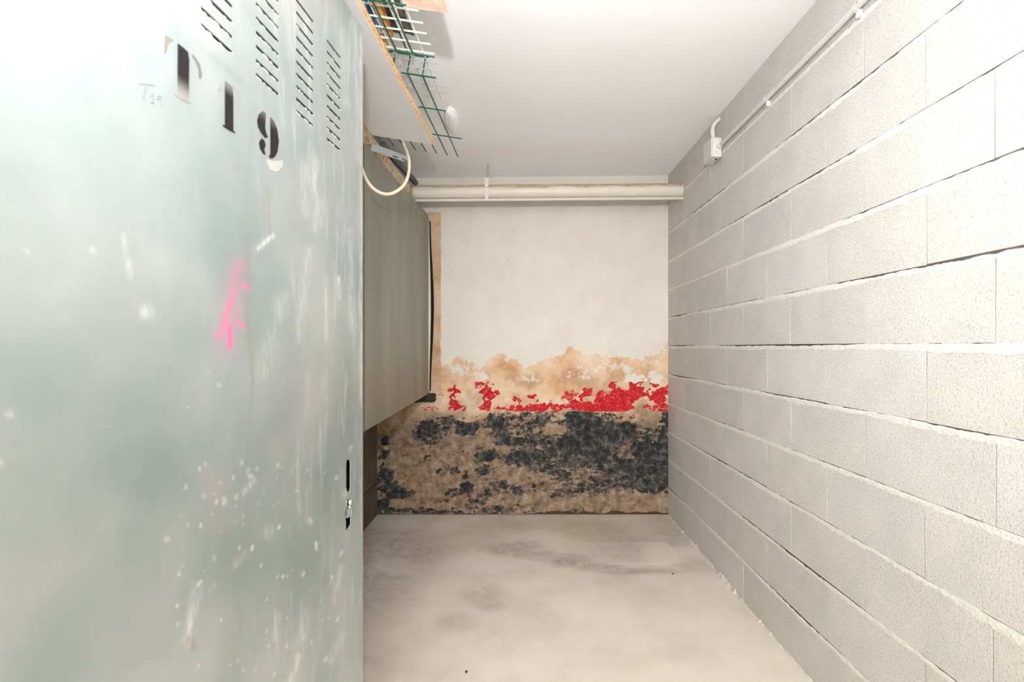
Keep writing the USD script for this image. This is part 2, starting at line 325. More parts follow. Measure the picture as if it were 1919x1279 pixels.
# floor
gx, gy = np.linspace(XL - 0.1, XR + 0.1, 150), np.r_[np.linspace(YF, 1.0, 50), np.linspace(1.02, YB + 0.1, 160)]
GX, GY = np.meshgrid(gx, gy)
gyy = np.maximum(GY, 0.3)
FX, FY = CX + F * GX / gyy, CY + F * EYE / gyy
grey = np.zeros_like(GX)
for (cx, cy, rx, ry, k) in [(945, 1030, 34, 9, .55), (985, 1024, 26, 8, .45), (975, 1036, 16, 8, .5), (1015, 1042, 26, 8, .45), (1065, 1051, 34, 10, .62), (1120, 1062, 36, 8, .5), (1190, 1071, 70, 5, .5), (1160, 1034, 42, 16, .42), (1180, 1012, 60, 6, .4),
                            (1250, 1010, 40, 14, .35), (740, 1030, 80, 40, .5), (700, 1080, 60, 60, .48), (740, 1120, 40, 30, .26), (715, 1130, 18, 22, .4), (905, 1118, 34, 16, .36), (920, 1132, 20, 12, .3), (750, 985, 60, 9, .28), (800, 1000, 70, 14, .25),
                            (1000, 985, 140, 8, .22), (855, 1165, 30, 14, .25), (705, 1238, 30, 10, .25), (1130, 1000, 40, 10, .25), (900, 1070, 90, 14, .15), (720, 1240, 20, 30, .2), (1300, 1060, 30, 10, .3)]:
    grey = np.maximum(grey, blob(FX, FY, cx, cy, rx, ry, k, 1.0))
brown = np.maximum.reduce([blob(FX, FY, 1100, 992, 60, 16, .35, 1), blob(FX, FY, 860, 1168, 40, 14, .25, 1), blob(FX, FY, 900, 1010, 120, 16, .15, 1), blob(FX, FY, 1240, 985, 30, 12, .25, 1), blob(FX, FY, 760, 1190, 80, 40, .12, 1)])
pale = np.maximum.reduce([blob(FX, FY, 750, 984, 34, 9, .45, .6), blob(FX, FY, 735, 1060, 36, 12, .3, .8), blob(FX, FY, 840, 985, 24, 8, .3, .8), blob(FX, FY, 900, 1060, 60, 10, .25, 1), blob(FX, FY, 930, 1160, 50, 10, .3, 1)])
fz = np.zeros_like(GX)
floor = thing('floor', 'beige concrete floor with grey smears and a pale repair patch', kind='structure')
m = grid(np.stack([GX, GY, fz], -1))
m.faces = m.faces[:, ::-1]
obj('slab', m, 'floor_concrete', floor, attrs={'stain': np.stack([grey, brown, pale], -1).reshape(-1, 3)})
obj('slab_base', box(XL - 0.1, XR + 0.1, YF, YB + 0.1, -0.1, -0.001), 'joint', floor)
obj('added_slab', box(-5, 5, -9, YF - 0.001, -0.1, -0.001), 'added_slab_grey', floor)  # unseen slab added behind the camera to cut light from below
# the thin repair patch with a raised edge, near the right wall
def floor_at(px, py):
    Y = F * EYE / (py - CY)
    return np.array([(px - CX) / F * Y, Y])
pp = Polygon([floor_at(*q) for q in [(1128, 1018), (1160, 1016), (1245, 1017), (1256, 1024), (1268, 1040), (1275, 1056), (1240, 1058), (1205, 1057), (1140, 1059), (1130, 1040)]]).buffer(0.012).buffer(-0.012)
pm = ext(pp, 0.0007)
pm = pm.subdivide_to_size(0.03)
pz = np.zeros((len(pm.vertices), 3))
ppx, ppy = CX + F * pm.vertices[:, 0] / pm.vertices[:, 1], CY + F * EYE / pm.vertices[:, 1]
pz[:, 0] = np.maximum(blob(ppx, ppy, 1160, 1036, 45, 18, .45, 1), 0)
pz[:, 2] = 0.2 + blob(ppx, ppy, 1240, 1040, 30, 18, .3, .8)
obj('repair_patch', pm, 'floor_concrete', floor, attrs={'stain': pz}, label='thin pale concrete repair patch near the block wall')

# ceiling (its back edge sags a little towards the left)
def zc(x):
    return H - 0.011 * (XR - x)
ceil = hexa([(XL - .2, YF, zc(XL - .2)), (XR + .2, YF, zc(XR + .2)), (XR + .2, YB + .2, zc(XR + .2)), (XL - .2, YB + .2, zc(XL - .2)),
             (XL - .2, YF, 2.6), (XR + .2, YF, 2.6), (XR + .2, YB + .2, 2.6), (XL - .2, YB + .2, 2.6)])
tag(obj('ceiling', ceil, 'ceiling_paint'), 'smooth white painted ceiling', kind='structure')

# back wall with peeling white, red and black paint
wall_back = thing('wall_back', 'back wall with peeling white, red and black paint', kind='structure')
nx, nz = 300, 345
bx, bz = np.linspace(XL - 0.05, XR + 0.02, nx), np.r_[np.linspace(0, 1.25, 250), np.linspace(1.26, H, nz - 250)]
BX, BZ = np.meshgrid(bx, bz)
PX, PY = CX + F * BX / YB, CY - F * (BZ - EYE) / YB
P3 = np.stack([.857 * BX + .515 * BZ, np.zeros_like(BX), .857 * BZ - .515 * BX], -1)
nA, nB, nC = meshkit.fbm(P3 * 9, 5, 1), meshkit.fbm(P3 * 24, 4, 2), meshkit.fbm(np.stack([BX, BX * 0 + 3, BZ], -1) * [7, 1, 19], 4, 3)
nD, nE = meshkit.fbm(P3 * 30 + 17, 5, 31), meshkit.fbm(P3 * 30 + 57, 5, 32)
wx = PX + (nD - .5) * 34 + (nB - .5) * 10
wy = PY + (nE - .5) * 26 + (nA - .5) * 14
edge = np.interp(PX, [828, 840, 855, 870, 890, 905, 925, 940, 965, 985, 1005, 1020, 1040, 1060, 1072, 1085, 1100, 1120, 1140, 1170, 1200, 1230, 1245, 1253],
                 [692, 688, 672, 674, 690, 694, 672, 667, 672, 692, 690, 674, 668, 660, 654, 656, 668, 670, 672, 674, 672, 668, 655, 630])
white = 0.5 + (edge - PY - (nA - .5) * 30 - (nE - .5) * 16) / 26
white = np.clip(white, 0.0, 1.25)
white = np.maximum(white, 0.40 * smoothstep(735, 700, PY) * smoothstep(828, 850, PX))
for (cx, cy, rx, ry, k) in [(1189, 708, 16, 9, .9), (1228, 707, 12, 11, .9), (1160, 690, 22, 10, .52), (905, 700, 14, 22, .6), (860, 695, 20, 12, .5), (940, 688, 14, 8, .5), (1060, 705, 16, 9, .5), (1000, 712, 30, 10, .42), (880, 745, 12, 9, .48), (1105, 690, 24, 8, .5), (930, 738, 12, 9, .42)]:
    white = np.maximum(white, blob(wx, wy, cx, cy, rx, ry, k, .5))
for (cx, cy, rx, ry, k) in [(935, 690, 22, 14, .5), (1035, 700, 24, 18, .6), (955, 715, 14, 14, .35), (1060, 672, 20, 10, .5), (1110, 676, 14, 8, .4), (1215, 725, 30, 8, .3)]:
    white -= blob(wx, wy, cx, cy, rx, ry, k, .7)
white *= smoothstep(824, 829, PX + (nB - .5) * 4)
white = np.where(PY < 400 + (nA - .5) * 20, np.maximum(white, 1.2 * (PX > 700)), white)
white *= 1 - smoothstep(717, 722, PY) * (PX > 840) * 0.75
red = np.zeros_like(PX)
for (cx, cy, rx, ry, k) in [(849, 744, 8, 17, .8), (854, 765, 15, 7, .85), (898, 721, 12, 5, .62), (916, 739, 11, 14, .95), (910, 757, 8, 14, .75), (971, 753, 5, 6, .7), (955, 766, 26, 6, .68), (1000, 766, 40, 6, .8), (1002, 746, 7, 7, .75), (1032, 752, 6, 6, .75), (1040, 765, 25, 6, .75), (1090, 762, 30, 10, .85),
                            (1069, 743, 14, 10, .58), (1099, 739, 11, 9, .75), (1148, 762, 34, 12, 1.1), (1161, 745, 22, 13, 1), (1150, 727, 8, 11, .95), (1127, 747, 9, 10, .8), (1185, 733, 9, 13, .85), (1197, 737, 12, 12, .8), (1210, 741, 14, 6, .7), (1236, 744, 17, 13, .85), (1249, 736, 7, 12, .8), (1187, 751, 7, 10, .8),
                            (1226, 720, 8, 5, .75), (1192, 719, 9, 4, .75), (1228, 766, 28, 6, .62), (793, 770, 8, 3, .5), (830, 733, 4, 3, .5), (815, 768, 10, 3, .5)]:
    red = np.maximum(red, blob(wx, wy, cx, cy, rx, ry, k, .55))
red = np.where((PY > 716.5) & (PY < 771.5), red, 0)
black = np.zeros_like(PX)
black = np.maximum(black, .16 + .17 * smoothstep(800, 1000, PX))
for (cx, cy, rx, ry, k) in [(796, 808, 24, 20, .66), (805, 822, 30, 14, .55), (837, 792, 15, 16, .62), (876, 805, 19, 15, .82), (927, 790, 22, 13, .72), (938, 806, 15, 15, .75), (953, 828, 26, 9, .72), (912, 857, 21, 10, .85), (969, 859, 18, 12, .85), (909, 882, 16, 9, .6), (721, 830, 9, 7, .85), (720, 849, 9, 9, .7), (720, 871, 6, 4, .8),
                            (722, 892, 17, 12, .9), (742, 921, 30, 12, .9), (803, 863, 6, 5, .85), (821, 880, 13, 3, .75), (852, 882, 10, 5, .9), (876, 894, 7, 7, .85), (846, 925, 9, 6, .75), (873, 920, 12, 12, .92), (967, 915, 11, 8, .85), (927, 916, 28, 18, .52), (894, 942, 20, 8, .62), (832, 940, 9, 4, .65), (716, 950, 13, 14, .85), (730, 957, 40, 5, .75), (850, 960, 110, 4, .68), (960, 952, 60, 5, .6),
                            (1114, 797, 62, 24, .95), (1176, 808, 42, 22, .92), (1100, 831, 66, 20, .78), (1125, 854, 60, 18, .8), (1218, 846, 38, 26, .84), (1246, 850, 12, 62, .92), (1249, 786, 9, 20, .95), (1037, 792, 44, 5, .8), (990, 857, 34, 12, .85), (1190, 880, 60, 20, .7), (1212, 908, 45, 14, .78), (1035, 883, 14, 7, .75), (1060, 886, 12, 7, .72),
                            (1065, 920, 18, 20, .52), (1100, 918, 80, 18, .46), (1010, 835, 50, 20, .58), (1030, 865, 60, 16, .6), (1000, 805, 30, 18, .55), (1040, 905, 60, 30, .42), (985, 780, 60, 8, .5), (1160, 900, 60, 12, .6), (1075, 875, 60, 12, .6)]:
    black = np.maximum(black, blob(wx, wy, cx, cy, rx, ry, k, .7))
for (cx, cy, rx, ry, k) in [(1042, 803, 30, 11, .45), (1124, 780, 15, 6, .4), (1156, 785, 20, 7, .45), (1198, 800, 12, 22, .5), (1222, 784, 20, 14, .6), (1168, 846, 18, 12, .3), (874, 828, 10, 12, .6), (782, 890, 30, 34, .25), (1060, 940, 120, 12, .25), (1200, 940, 60, 14, .5), (740, 800, 40, 20, .2), (960, 890, 40, 10, .2)]:
    black -= blob(wx, wy, cx, cy, rx, ry, k, .6)
black = black * 1.12 + (nC - .5) * 0.45
black *= smoothstep(770, 772, PY + (nB - .5) * 2 - 10 * smoothstep(930, 800, PX))
damp = smoothstep(745, 800, PY + (nA - .5) * 60)
damp = np.maximum(damp, 0.35 * smoothstep(0.45, 0.6, nA) * smoothstep(680, 720, PY))
damp = np.maximum(damp, .25 * (PX < 826) * (PY < 760))
film = np.clip(.15 + blob(wx, wy, 1000, 840, 330, 95, .85, .8) + blob(wx, wy, 1080, 915, 130, 40, .5, .8) - blob(wx, wy, 800, 890, 60, 50, .5, .8), 0, 1)
by = YB + (meshkit.fbm(P3 * 40, 3, 5) - .5) * 0.004 - 0.0015 * np.clip(white, 0, 1)
# ragged lower edge: the plaster stops a little above the floor
rag = 0.004 + 0.03 * smoothstep(0.05, .12, bx) * np.clip(meshkit.fbm(np.stack([bx * 16 + 4, bx * 0, bx * 0], -1), 4, 9) - .3, 0, 1) + 0.02 * np.clip(meshkit.fbm(np.stack([bx * 22, bx * 0, bx * 0], -1), 4, 8) - .42, 0, 1) + 0.006 * smoothstep(0.0, 0.15, bx)
BZ2 = BZ.copy()
BZ2[0] = rag
BZ2[1] = np.maximum(BZ2[1], rag + 0.002)
BZ2 = np.maximum.accumulate(BZ2, axis=0)
obj('plaster', grid(np.stack([BX, by, BZ2], -1)), 'peeling_plaster', wall_back, attrs={'paint': np.stack([white, red, black], -1).reshape(-1, 3), 'damp': np.stack([damp, film, damp * 0], -1).reshape(-1, 3)})
plain('wall_core', lin(70, 48, 24), 0.9, var=0.4, scale=40)
obj('wall_core', box(XL - .15, XR + .15, YB + 0.012, YB + 0.2, -0.05, H + .1), 'wall_core', wall_back)

# right wall of concrete blocks, courses of 0.2 m; each block a part
wall_right = thing('wall_right', 'bare wall of pale grey concrete blocks', kind='structure')
obj('wall_core', box(XR + 0.0016, XR + 0.2, YF, YB + .1, -0.05, H + .1), 'joint', wall_right)
def block(y0, y1, z0, z1):
    g = 0.0011
    prd = random.uniform(-0.0003, 0.0003)
    m = chamfered(XR + prd, XR + 0.03, y0 + g, y1 - g, z0, z1, 0.0005)
    v = m.vertices.copy()
    k, t = random.uniform(-.001, .001), random.uniform(-.006, .006)
    front = v[:, 0] < XR + 0.01
    v[front, 0] += k * (v[front, 1] - (y0 + y1) / 2) + t * (v[front, 2] - (z0 + z1) / 2)
    v[:, 2] += random.uniform(-.001, .001) + 0.004 * (v[:, 1] - (y0 + y1) / 2) * random.uniform(-1, 1)
    m.vertices = v
    obj('block', m, f'block_{random.choice([0, 0, 1, 2, 3])}', wall_right)
JOINT = 0.0045
for c in range(12):
    z0, z1 = max(0.0, 0.2 * c - 0.006), 0.2 * (c + 1) - 0.006 if c < 11 else H - 0.001
    start = (2.253 if c % 2 == 0 else 2.034) - 0.4 * 11
    ys = [y for y in np.arange(start, YB, 0.4) if YF < y < YB - 0.02]
    ys = [YF] + [y + random.uniform(-.004, .004) for y in ys] + [YB]
    for a, b in zip(ys[:-1], ys[1:]):
        block(a, b, z0 + (JOINT if c else 0), z1 - (JOINT if c < 11 else -0.004))
# squeezed mortar beds: a ragged pale lip over the top of each course, a crevice left below the next
yy = np.r_[np.arange(YF, .9, 0.02), np.arange(.9, YB, 0.004)]
for c in range(1, 12):
    z = 0.2 * c - 0.006
    n1 = meshkit.fbm(np.stack([yy * 5, yy * 0 + c * 3.7, yy * 0], -1), 4, c)
    n2 = meshkit.fbm(np.stack([yy * 42, yy * 0 + c * 1.3, yy * 0], -1), 5, 50 + c)
    n3 = meshkit.fbm(np.stack([yy * 2.2, yy * 0 + c * 2.1, yy * 0 + 5], -1), 3, 90 + c)
    n5 = meshkit.fbm(np.stack([yy * 90, yy * 0 + c * 2.3, yy * 0], -1), 4, 700 + c)
    low = z - JOINT - 0.006 - 0.011 * np.clip(n1 * 1.6 - .4 + (n5 - .5) * .9, 0, 1.2)
    top = z + JOINT - 0.0005 - 0.007 * np.clip(n3 * 2.6 - 1.15, 0, 1) * (0.6 + n2 * .8) - 0.0035 * np.clip(n2 * 2 - .9, 0, 1)
    rows = [np.stack([np.full_like(yy, XR + 0.004), yy, top], -1)]
    for k in range(7):
        f = k / 6
        nk = meshkit.fbm(np.stack([yy * 60, yy * 0 + c * 5.1, yy * 0 + k * 1.7], -1), 4, 400 + c)
        pr = (0.0004 + 0.0016 * n1) * (1 - f * f) + 0.0042 * (nk - .47) * (1 - .75 * f)
        rows.append(np.stack([XR - pr - .0002, yy, top * (1 - f) + low * f], -1))
    rows.append(np.stack([np.full_like(yy, XR + 0.004), yy, low], -1))
    obj('mortar_bed', grid(np.stack(rows)), 'mortar', wall_right, smooth=50)
# mortar droppings along the foot of the wall
n1 = meshkit.fbm(np.stack([yy * 9, yy * 0, yy * 0], -1), 4, 300)
n2 = meshkit.fbm(np.stack([yy * 26, yy * 0, yy * 0], -1), 3, 301)
w, h = 0.006 + 0.016 * n1, 0.003 + 0.05 * np.clip(n2 * 2.2 - 1.1, 0, 1) * n1
rows = [np.stack([XR + 0 * yy - 0.001 + 0.004, yy, h + 0.001], -1), np.stack([XR - 0.0022 + 0 * yy, yy, h * .9], -1), np.stack([XR - .45 * w, yy, np.minimum(h * .4, 0.008)], -1), np.stack([XR - w, yy, 0 * yy - 0.0005], -1)]
obj('mortar_fillet', grid(np.stack(rows)), 'mortar_foot', wall_right, smooth=True)

# left wall: grey rendered blocks, one open joint near the floor
wall_left = thing('wall_left', 'grey rendered left wall with an open joint near the floor', kind='structure')
obj('wall_core', box(XL - .2, XL - 0.012, YF, YB + .1, -.05, H), 'black', wall_left)
for (y0, y1) in [(YF, -1.0), (-1.0, 0.2), (0.2, 1.4), (1.4, 2.55), (2.55, YB)]:
    obj('rendered_panel', chamfered(XL - 0.02, XL, y0, y1, 0.233, H - .001, 0.002), 'grey_wall', wall_left)
    obj('rendered_panel', chamfered(XL - 0.02, XL + 0.002, y0, y1, 0, 0.226, 0.002), 'grey_wall', wall_left)
# front partition beside the door opening (behind the door, out of frame)
tag(obj('wall_front', box(XL, -0.505, 0.18, 0.27, 0, zc(XL)), 'white_wall'), 'narrow partition that carries the door', kind='structure')

# ------------------------------------------------------------------ the open sheet-metal door
TAN, X0, Y0 = 0.0717, -0.4135, 1.25
COS = 1 / math.sqrt(1 + TAN * TAN)
D_S = np.array([-TAN * COS, -COS, 0.0])               # along the door, from its free edge to its hinge
D_N = np.array([COS, -TAN * COS, 0.0])                # out of its front
D_O = np.array([X0, Y0, 0.0])
def door_sz(px, py):
    px = np.asarray(px, float)
    k = (X0 - TAN * Y0)
    Z = k / ((px - CX) / F - TAN)
    return (Y0 - Z) / COS, EYE - (np.asarray(py, float) - CY) / F * Z
def door_pt(s, z, n=0.0):
    s, z, n = np.broadcast_arrays(np.asarray(s, float), np.asarray(z, float), np.asarray(n, float))
    return D_O + s[..., None] * D_S + z[..., None] * np.array([0, 0, 1.0]) + n[..., None] * D_N

door = thing('door_1', 'open grey galvanised sheet-metal door stencilled T19', kind='structure')
DW, DZ0, DZ1 = 0.93, 0.02, 2.008
cols = [(0.1280 + 0.1245 * k, 0.1280 + 0.1245 * k + 0.067) for k in range(6)]
rowsz = [1.6445 + 0.0238 * k for k in range(10)]
SH = 0.0056
def lines(a, b, step, extra):
    pts = sorted(set([round(a, 5), round(b, 5)] + [round(e, 5) for e in extra]))
    out = []
    for p, q in zip(pts[:-1], pts[1:]):
        n = max(1, int(round((q - p) / step)))
        out += list(np.linspace(p, q, n, endpoint=False))
    return np.array(out + [pts[-1]])
lock_u = Polygon([door_sz(*q) for q in [(649, 872), (650, 863), (653, 861), (656, 863), (657, 870), (657, 914), (655, 922), (651, 923), (649, 915)]])
lock_l = Polygon([door_sz(*q) for q in [(651, 938), (654, 935), (658, 936), (660, 942), (658, 966), (657, 984), (649, 997), (648, 975), (647, 960), (650, 950)]])
sl = lines(0, DW, 0.0035, [e for c in cols for e in c] + list(np.arange(0.07, 0.12, 0.0015)))
zl = lines(DZ0, DZ1, 0.0035, [e for r in rowsz for e in (r - SH / 2, r + SH / 2)] + list(np.arange(0.735, 0.925, 0.002)))
S, Zg = np.meshgrid(sl, zl, indexing='ij')
Q = door_pt(S, Zg)
n, mm = S.shape
i, j = np.meshgrid(np.arange(n - 1), np.arange(mm - 1), indexing='ij')
sc, zcn = (S[:-1, :-1] + S[1:, 1:]) / 2, (Zg[:-1, :-1] + Zg[1:, 1:]) / 2
hole = np.zeros(sc.shape, bool)
for a, b in cols:
    for r in rowsz:
        hole |= (sc > a) & (sc < b) & (abs(zcn - r) < SH / 2)
hole |= shapely.contains_xy(lock_u, sc, zcn) | shapely.contains_xy(lock_l, sc, zcn)
a = (i * mm + j)
q = np.stack([a, a + 1, a + mm + 1, a + mm], -1)[~hole]
tri = np.vstack([q[:, [0, 1, 2]], q[:, [0, 2, 3]]])
# rims: every free edge turns 2 mm inwards
e = np.vstack([q[:, [0, 1]], q[:, [1, 2]], q[:, [2, 3]], q[:, [3, 0]]])
key = np.sort(e, axis=1)
_, inv, cnt = np.unique(key[:, 0] * (n * mm) + key[:, 1], return_inverse=True, return_counts=True)
be = e[cnt[inv.ravel()] == 1]
V = Q.reshape(-1, 3)
off = len(V)
V2 = np.vstack([V, V - D_N * 0.002])
rim = np.vstack([np.stack([be[:, 1], be[:, 0], be[:, 0] + off], -1), np.stack([be[:, 1], be[:, 0] + off, be[:, 1] + off], -1)])
keep = np.unique(np.r_[tri.ravel(), rim.ravel()])
remap = np.full(len(V2), -1)
remap[keep] = np.arange(len(keep))
tri = remap[np.vstack([tri, rim])]
sv, zv = np.r_[S.ravel(), S.ravel()][keep], np.r_[Zg.ravel(), Zg.ravel()][keep]
# picture position of the door's points, to lay out its marks
Zd = Y0 - sv * COS
dpx, dpy = CX + F * (X0 - TAN * (Y0 - Zd)) / Zd, CY - F * (zv - EYE) / Zd
pink = np.zeros_like(sv)
for (x0, y0, x1, y1, r, k) in [(440, 545, 424, 590, 7, .55), (434, 560, 410, 632, 6, .75), (424, 590, 407, 634, 6, .5), (430, 612, 431, 648, 6.5, 1.0), (425, 575, 430, 620, 6, .5), (446, 500, 436, 545, 16, .3), (455, 535, 466, 542, 6, .55), (446, 603, 456, 613, 5, .65), (446, 570, 442, 610, 9, .25), (430, 560, 425, 650, 26, .13), (398, 900, 420, 990, 22, .06)]:
    pink = np.maximum(pink, k * capsule(dpx, dpy, x0, y0, x1, y1, r))
nse = meshkit.fbm(np.stack([sv * 60, zv * 60, sv * 0], -1), 4, 11)
scuff = np.zeros_like(sv)
for (x0, y0, x1, y1, r, k) in [(482, 467, 512, 441, 4, .9), (231, 440, 243, 520, 4, .55), (241, 490, 243, 515, 5, .5), (272, 585, 274, 585, 14, .5), (48, 470, 49, 470, 4, .8), (174, 470, 175, 470, 6, .85), (17, 776, 14, 779, 6, .9), (3, 868, 4, 868, 6, .9), (410, 722, 411, 722, 3, .9), (312, 1012, 314, 1010, 4, .9), (600, 380, 590, 430, 10, .3),
                               (590, 300, 596, 420, 9, .42), (570, 310, 575, 400, 10, .35), (580, 470, 560, 620, 9, .35), (560, 640, 572, 560, 5, .35), (655, 430, 660, 620, 6, .4), (635, 520, 636, 560, 2.5, .9), (610, 520, 612, 640, 4, .35), (640, 60, 650, 200, 8, .25), (676, 60, 677, 760, 3, .5), (676, 800, 677, 1000, 3, .5), (665, 40, 672, 300, 5, .3),
                               (490, 700, 530, 560, 16, .25), (460, 920, 475, 900, 6, .6), (420, 935, 421, 940, 5, .8), (467, 892, 472, 894, 4, .9), (556, 920, 557, 921, 3, .9), (592, 1018, 594, 1030, 3, .9), (580, 975, 582, 978, 5, .8), (500, 1000, 505, 995, 10, .4), (440, 1060, 460, 1040, 8, .3), (520, 1150, 516, 1200, 6, .5), (625, 1130, 640, 1060, 5, .4), (545, 1279, 560, 1230, 6, .6), (640, 1190, 620, 1240, 8, .4), (560, 1210, 575, 1150, 10, .3), (645, 930, 650, 920, 5, .5), (655, 845, 658, 838, 4, .6)]:
    scuff = np.maximum(scuff, k * capsule(dpx, dpy, x0, y0, x1, y1, r))
scuff = np.maximum(scuff, .75 * capsule(dpx, dpy, 370, 1095, 352, 1205, 8) * smoothstep(.3, .5, nse))
spx = RNG.uniform(0, 1, (90, 3))
for u, v, w_ in spx:
    x, y = 330 + 330 * u, 870 + 400 * v ** 1.4
    scuff = np.maximum(scuff, (.5 + .5 * w_) * capsule(dpx, dpy, x, y, x + 2, y - 2 - 4 * w_, 1.5 + 1.3 * w_ ** 3))
drip = np.zeros_like(sv)
wob = 466 + 4 * np.sin(dpy / 90) + 3 * np.sin(dpy / 37 + 1) - 26 * smoothstep(900, 1279, dpy)
drip = np.maximum(drip, np.exp(-((dpx - wob) / 3.2) ** 2) * (0.25 + .45 * smoothstep(.4, .6, meshkit.fbm(np.stack([zv * 4, sv * 0, sv * 0], -1), 3, 21))) * smoothstep(110, 170, dpy))
for (x0, y0, x1, y1, r, k) in [(502, 355, 506, 440, 2.2, .55), (497, 370, 494, 430, 2, .35), (502, 352, 500, 400, 5, .2), (478, 490, 490, 482, 2, .5), (445, 310, 446, 314, 9, .4), (360, 1200, 364, 1215, 5, .65), (352, 1195, 350, 1210, 4, .5), (440, 1190, 436, 1270, 3, .45), (600, 900, 612, 950, 12, .15), (413, 1100, 425, 1000, 8, .15), (20, 832, 40, 838, 4, .35), (15, 872, 30, 880, 4, .4), (505, 640, 508, 800, 3, .12)]:
    drip = np.maximum(drip, k * capsule(dpx, dpy, x0, y0, x1, y1, r))
haze = np.zeros_like(sv)
for (x0, y0, x1, y1, r, k) in [(320, 45, 375, 90, 9, .10), (395, 105, 455, 155, 8, .2), (275, 30, 272, 110, 8, .05), (345, 90, 345, 175, 22, .10), (430, 170, 432, 240, 16, .10), (500, 215, 510, 290, 18, .10), (450, 430, 455, 620, 22, .05)]:
    haze = np.maximum(haze, k * capsule(dpx, dpy, x0, y0, x1, y1, r))
streaks = 0.12 + .88 * smoothstep(440, 580, dpx)
specks = np.clip(.1 + .9 * smoothstep(560, 900, dpy) * smoothstep(250, 420, dpx), 0, 1)
pz = lambda *c: np.stack(c, -1)
obj('door_sheet', trimesh.Trimesh(V2[keep], tri, process=False), 'door_sheet', door, attrs={'marks': pz(np.clip(pink, 0, .95), np.clip(scuff, 0, 1), np.clip(drip, 0, .8)), 'haze': pz(haze, streaks, specks)})
def door_box(s0, s1, z0, z1, n0, n1):
    return hexa([door_pt(s0, z0, n0), door_pt(s0, z0, n1), door_pt(s1, z0, n1), door_pt(s1, z0, n0), door_pt(s0, z1, n0), door_pt(s0, z1, n1), door_pt(s1, z1, n1), door_pt(s1, z1, n0)])
obj('back_sheet', door_box(0, DW, DZ0, DZ1, -0.036, -0.034), 'black', door)
obj('edge_fold', door_box(-0.0012, 0.001, DZ0, DZ1, -0.036, -0.0003), 'steel', door, label='bright folded free edge')
obj('hinge_fold', door_box(DW - .002, DW, DZ0, DZ1, -0.034, -0.002), 'steel', door)
obj('top_fold', join([door_box(0.001, DW - .002, DZ1 - .002, DZ1, -0.034, -0.002), door_box(0.001, DW - .002, DZ0, DZ0 + .002, -0.034, -0.002)]), 'steel', door)
for (a, b) in cols:
    for r in rowsz:
        # a pressed lip that covers the lower half of the slot, a bit behind the sheet, its edge nicked
        ss = np.linspace(a, b, 14)
        hgt = 0.0010 + 0.0026 * np.clip(RNG.normal(.4, .5, 14), 0, 1.2)
        A, B = door_pt(ss, r - SH / 2, -0.0004), door_pt(ss, r - SH / 2 + hgt, -0.0016)
        C = door_pt(ss, r - SH / 2 + hgt * .6, -0.0055)
        obj('louvre', grid(np.stack([C, B, A])), 'vent_dust', door)
# stencilled T 1 9 and the small pen lettering
def zoomed(pts):
    return [door_sz(240 + x / 4.7375, 60 + y / 4.7375) for x, y in pts]
def door_print(name, polys, mt, fade=None, label=None, raw=False):
    ms, sp = [], []
    for pts in polys:
        g = pts if raw else Polygon(zoomed(pts)).buffer(0)
        g = g.buffer(0.0008).buffer(-0.0016).buffer(0.0008) if not raw else g
        t = ext(g, 0.0004).subdivide_to_size(0.006)
        v = t.vertices.copy()
        sp.append(np.ones(len(v)) if fade is None else fade(v[:, 0], v[:, 1]))
        t = trimesh.Trimesh(door_pt(v[:, 0], v[:, 1], 0.0002 + v[:, 2]), t.faces[:, ::-1], process=False)
        ms.append(t)
    return obj(name, join(ms), mt, door, attrs={'spray': np.repeat(np.concatenate(sp)[:, None], 3, 1)} if mt == 'stencil_paint' else None, label=label)
def fz_(lo0, lo1, hi0, hi1):
    return lambda s, z: np.clip(0.1 + .9 * smoothstep(lo0, lo1, z) * (1 - .6 * smoothstep(hi0, hi1, z)), 0, 1)
_, zT0 = door_sz(340, 180)
_, zT1 = door_sz(340, 90)
door_print('stencil_letter', [[(440, 100), (490, 140), (530, 178), (541, 250), (536, 610), (436, 560)], [(385, 535), (436, 558), (536, 608), (568, 648), (520, 622), (430, 572)]], 'stencil_paint', fz_(zT0 - .004, zT0 + .028, zT1, zT1 + .012), label='black stencilled letter T')
door_print('stencil_serif', [[(325, 22), (410, 78), (375, 88), (350, 115), (335, 188), (317, 190)]], 'stencil_paint', lambda s, z: np.full_like(s, .33))
door_print('stencil_serif', [[(565, 193), (604, 235), (637, 290), (651, 380), (645, 415), (626, 405), (622, 330), (597, 262), (570, 218)]], 'stencil_paint', lambda s, z: np.full_like(s, .5))
_, z10 = door_sz(430, 165)
door_print('stencil_digit', [[(858, 432), (895, 462), (925, 490), (932, 560), (932, 875), (858, 845)], [(832, 818), (862, 835), (930, 868), (957, 906), (905, 880), (845, 842)]], 'stencil_paint', fz_(0, .1, z10 - .015, z10 + .006), label='black stencilled digit 1')
door_print('stencil_serif', [[(808, 472), (830, 478), (818, 522), (793, 528)]], 'stencil_paint', lambda s, z: np.full_like(s, .15))
_, z90 = door_sz(500, 215)
door_print('stencil_digit', [[(1145, 790), (1160, 730), (1195, 703), (1221, 722), (1215, 850), (1225, 900), (1241, 937), (1215, 942), (1180, 897), (1152, 845)],
                             [(1262, 752), (1292, 790), (1322, 860), (1337, 970), (1325, 1065), (1300, 1112), (1270, 1127), (1248, 1112), (1262, 1080)],
                             [(1162, 980), (1185, 943), (1212, 970), (1219, 1010), (1207, 1040), (1215, 1078), (1222, 1097), (1193, 1077), (1168, 1030)]], 'stencil_paint', fz_(0, .1, z90 - .02, z90 + .012), label='black stencilled digit 9')
pens = [[(100, 458), (235, 472)], [(152, 478), (128, 598)], [(195, 575), (224, 545), (212, 628)], [(198, 626), (226, 634)], [(288, 575), (262, 560), (255, 590), (285, 598), (292, 575), (288, 662)]]
